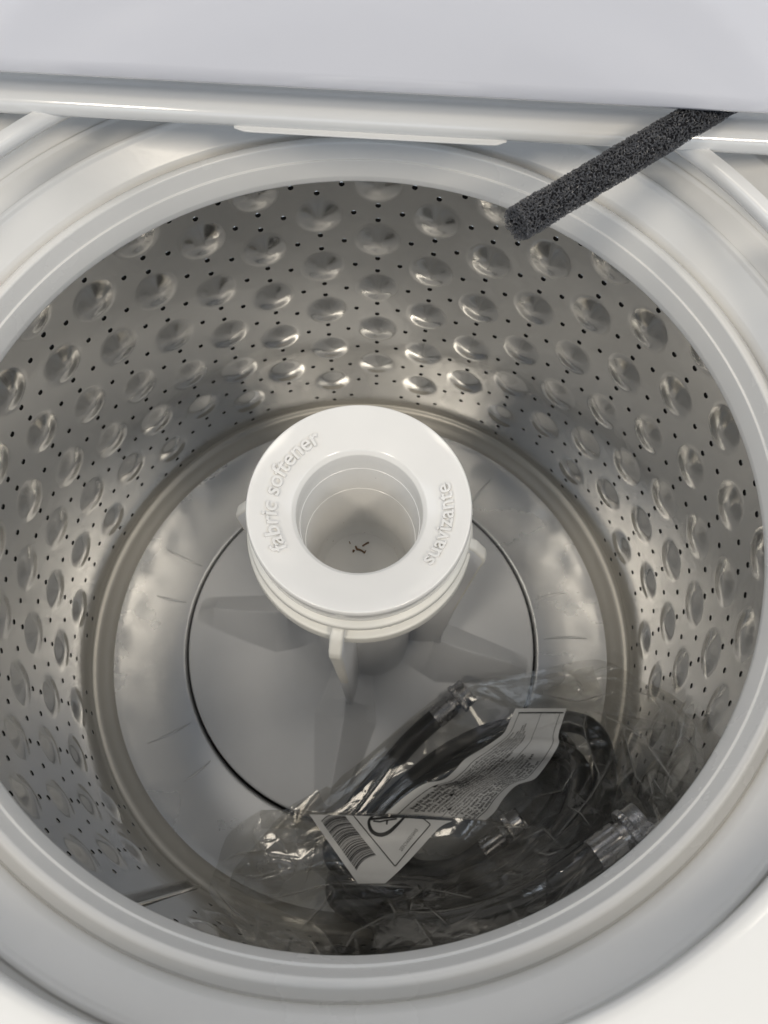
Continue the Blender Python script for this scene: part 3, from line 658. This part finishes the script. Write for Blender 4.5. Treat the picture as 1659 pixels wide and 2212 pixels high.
LINES = [ # (text, start along the band, centre across it, letter height as a share of the band)
    ("bag is not a toy.  Keep", .10, .185, .060), ("this bag away from babies", .09, .245, .060), ("beds, carriages or playpens.", .105, .305, .060), ("nose and mouth and prevent", .115, .365, .056),
    ("WARNING: to avoid danger of suffocation keep this plastic bag away", .30, .165, .034), ("from babies and children. Do not use this bag in cribs, beds,", .33, .205, .034), ("carriages or play pens. The thin film may cling to nose and mouth", .34, .245, .034), ("ADVERTENCIA: para evitar el peligro de asfixia mantenga esta bolsa", .35, .285, .034), ("fuera del alcance de bebes y ninos. No use esta bolsa en cunas, camas,", .35, .325, .034), ("carriolas o corrales. La pelicula delgada puede adherirse a la nariz", .34, .365, .034), ("y a la boca e impedir la respiracion. Esta bolsa no es un juguete.", .33, .405, .034),
    ("AVERTISSEMENT: gardez ce sac hors de portee des bebes et des enfants", .12, .425, .034), ("pour eviter tout danger d'asphyxie. N'utilisez pas ce sac dans les", .13, .465, .034), ("lits d'enfant, les poussettes ni les parcs. Le film mince peut adherer", .14, .505, .034),
    ("ATENCAO: para evitar perigo de sufocacao mantenha este saco longe", .14, .585, .034), ("de bebes e criancas. Nao use em bercos, camas, carrinhos ou cercados", .13, .625, .034), ("A pelicula fina pode aderir ao nariz e a boca e impedir a respiracao", .12, .665, .034),
    ("Pour eviter le danger d'asphyxie,  ne laissez pas", .16, .715, .050), ("ce sac a la portee des enfants. N'utilisez pas", .14, .765, .050), ("les sacs dans les lits. La pellicule mince et la", .13, .815, .050), ("bouche et empecher la respiration. Le sac n'est", .12, .862, .050)]
TV = []; TF = []
for body, s0, wc, hgt in LINES:
    V, F = text_verts(body, 1.0, res=1, bold=.018); k = hgt * 1.25
    s = s0 + V[:, 0] * k * 0.46; w = wc - (V[:, 1] - .3) * k; keep = s < .955; b = len(TV)
    TV += band(s, w).tolist(); TF += [tuple(b + i for i in f) for f in F if all(keep[i] for i in f)]
ink("warning_text", B1, np.array(TV), TF, M_INK, .0006, FILM)
for s, w in ((.30, .125), (.27, .40), (.17, .54)):      # small warning triangles
    c = np.array([[s - .008, w + .022], [s - .008, w - .022], [s + .028, w]]); ink("warning_triangle", B1, band(c[:, 0], c[:, 1]), [(0, 1, 2)], M_INK, .0007, FILM)
# the part of the panel on the folded flap: bar code, ring symbol, part number
EL = spline([z1(*q) for q in ((30, 352), (495, 1020))], 30); ER = spline([z1(*q) for q in ((1380, 432), (1250, 500), (1070, 700), (900, 880), (750, 1020))], 30)
def flap_fn(s, w):
    i = np.clip(np.asarray(s) * 29, 0, 28.999); k = i.astype(int); f = (i - k)[:, None]; w = np.asarray(w)[:, None]
    return (EL[k] * (1 - f) + EL[k + 1] * f) * (1 - w) + (ER[k] * (1 - f) + ER[k + 1] * f) * w
V2, F = panel_grid(50, 50, flap_fn); ink("warning_panel", B2, V2, F, M_PANEL, .0003, FLAP)
def stroke(P, th, name="printed_rule"):
    P = np.array(P, float); n = max(3, int(np.linalg.norm(np.diff(P, axis=0), axis=1).sum() / 4)); 
    l = np.concatenate([[0], np.cumsum(np.linalg.norm(np.diff(P, axis=0), axis=1))]); q = np.linspace(0, l[-1], n)
    C = np.stack([np.interp(q, l, P[:, k]) for k in (0, 1)], -1); T = np.gradient(C, axis=0); T /= np.linalg.norm(T, axis=1)[:, None] + 1e-9
    N_ = np.stack([-T[:, 1], T[:, 0]], -1); th = np.interp(np.linspace(0, 1, n), np.linspace(0, 1, len(np.atleast_1d(th))), np.atleast_1d(th))[:, None]
    return ink(name, B2, np.concatenate([C - N_ * th, C + N_ * th]), [(i, i + 1, n + i + 1, n + i) for i in range(n - 1)], M_INK, .0007, FLAP)
stroke([z1(*q) for q in ((440, 362), (845, 862), (1000, 670), (1175, 465), (1085, 392))], 1.1)
RG = spline([z1(*q) for q in ((660, 370), (610, 410), (600, 460), (630, 530), (700, 562), (780, 540), (860, 470), (940, 385))], 60)
stroke(RG, [2.0, 3.6, 4.6, 3.6, 2.2], "ring_symbol"); stroke([z1(615, 415), z1(760, 400), z1(930, 385)], 2.6, "ring_symbol")
stroke([z1(640, 432), z1(700, 440), z1(760, 425), z1(860, 412)], 1.6, "ring_symbol"); stroke([z1(770, 425), z1(765, 465)], 1.9, "ring_symbol")
BQ = [np.array(z1(*q)) for q in ((155, 432), (360, 362), (672, 762), (490, 908))]
rg = np.random.default_rng(5); f0 = 0.0; BV = []; BF = []
while f0 < .985:
    th = rg.choice([.006, .010, .015, .022]); a0, a1 = f0, min(1, f0 + th); f0 = a1 + rg.choice([.006, .009, .014]); b = len(BV)
    for j in range(9):
        g = j / 8; bow = 10 * math.sin(g * math.pi) * np.array([-.45, -.6])
        for fr_ in (a0, a1): BV.append((BQ[0] * (1 - fr_) + BQ[3] * fr_) * (1 - g) + (BQ[1] * (1 - fr_) + BQ[2] * fr_) * g + bow)
    BF += [(b + 2 * j, b + 2 * j + 1, b + 2 * j + 3, b + 2 * j + 2) for j in range(8)]
ink("bar_code", B2, np.array(BV), BF, M_INK, .0007, FLAP)
V, F = text_verts("253C16355G003", 1.0, res=1); V[:, 0] /= V[:, 0].max(); p0, p1 = np.array(z1(905, 722)), np.array(z1(1060, 520)); dv = p1 - p0; nv_ = np.array([dv[1], -dv[0]]) / np.linalg.norm(dv)
ink("part_number", B2, p0 + V[:, :1] * dv + V[:, 1:2] * nv_ * 11, F, M_INK, .0007, FLAP)

# ------------------------------------------------------------------ black foam strip under the lid
M_FOAM = mat("black_foam", (0.085, 0.087, 0.095), 0.30, spec=0.6)
M_CORE = mat("foam_core", (0.014, 0.014, 0.016), 0.9, spec=0.1)
def foam():
    a, b = at(1610, 190, 0.1030), at(1114, 486, 0.106); t = b - a; Ln = np.linalg.norm(t); t, u, w = frame(t)
    rg = np.random.default_rng(11); rad = 0.0091; cell = 0.00092
    V = []; F = []
    n = int(np.pi * (rad ** 2 - (rad - .0026) ** 2) * Ln / cell ** 3) ; q = np.sqrt(rg.uniform((rad - .0026) ** 2, rad ** 2, n)); th = rg.uniform(0, 2 * np.pi, n); l = rg.uniform(0, Ln, n)
    ne = int(np.pi * rad ** 2 * .003 / cell ** 3); qe = rad * np.sqrt(rg.uniform(0, 1, ne)); te = rg.uniform(0, 2 * np.pi, ne); le = Ln - rg.uniform(0, .003, ne)
    q = np.concatenate([q, qe]); th = np.concatenate([th, te]); l = np.concatenate([l, le])
    wob = 1 + .012 * np.sin(l * 90) + .015 * np.sin(l * 210 + 2 * th)
    P = a + l[:, None] * t + (q * wob * np.cos(th))[:, None] * u + (q * wob * np.sin(th))[:, None] * w
    from mathutils.kdtree import KDTree
    kd = KDTree(len(P)); [kd.insert(p, i) for i, p in enumerate(P)]; kd.balance()
    E = set()
    for i, p in enumerate(P):
        for co, j, d in kd.find_n(p, 5)[1:]:
            if d < cell * 1.9: E.add((min(i, j), max(i, j)))
    E = np.array(list(E)); A_, B_ = P[E[:, 0]], P[E[:, 1]]; D = B_ - A_; D /= np.linalg.norm(D, axis=1)[:, None] + 1e-12
    X_ = np.cross(D, rg.normal(size=D.shape)); X_ /= np.linalg.norm(X_, axis=1)[:, None] + 1e-12; Y_ = np.cross(D, X_); r = 0.00012
    ring = [np.cos(k) * X_ * r + np.sin(k) * Y_ * r for k in (0, 2.094, 4.189)]
    VV = np.stack([A_ + x for x in ring] + [B_ + x for x in ring], 1).reshape(-1, 3); m_ = np.arange(len(E))[:, None] * 6
    FF = np.concatenate([m_ + np.array([[0, 1, 4, 3]]), m_ + np.array([[1, 2, 5, 4]]), m_ + np.array([[2, 0, 3, 5]])])
    root = empty("foam_strip", tuple(a)); inv = Matrix.Translation(-Vector(a))
    o = np_obj("foam_cells", VV, FF, M_FOAM, None, smooth=False); o.data.transform(inv); o.parent = root
    CV, CF = tube(np.array([a + t * x for x in np.linspace(0, Ln - .0025, 40)]), (rad - .0016), 20); c = obj("foam_core", CV, CF, M_CORE); c.data.transform(inv); c.parent = root
    tag(root, "black open-cell foam strip sticking out from under the raised lid", "foam strip"); return root
foam()

# ------------------------------------------------------------------ crumbs of dirt lying in the cup
M_DIRT = mat("brown_crumb", (0.20, 0.125, 0.075), 0.8, noise=(900, .4))
def crumb(P, rad):
    V, F = tube(np.array(P), rad, 6); V = V + RNG.normal(size=V.shape) * .0003; return V, F
def cup(u, v): return at(u, v, -0.1447)
cr = [([(768, 1180), (772, 1186), (780, 1190), (786, 1194)], .0006), ([(783, 1180), (790, 1176), (797, 1172)], .0005), ([(765, 1188), (763, 1193)], .0005), ([(786, 1194), (790, 1190)], .0005), ([(757, 1176), (755, 1170)], .0003), ([(800, 1150), (801, 1152)], .0003)]
CLAB = ("largest crooked brown crumb lying in the softener cup", "slanting brown splinter at the right of the crumbs in the cup", "short brown crumb at the left of the crumbs in the cup", "small brown crumb touching the end of the largest crumb", "thin dark fibre just behind the crumbs in the cup", "tiny lone speck on the cup floor behind the splinter")
for (pts, rd), lb in zip(cr, CLAB):
    P = [cup(*q) + np.array([0, 0, rd]) for q in pts]; V, F = crumb(P, rd); b = np.array(P[0]); o = obj("crumb", V - b, F, M_DIRT, None, smooth=False); o.location = tuple(b); tag(o, lb, "crumb", "crumbs in the softener cup")
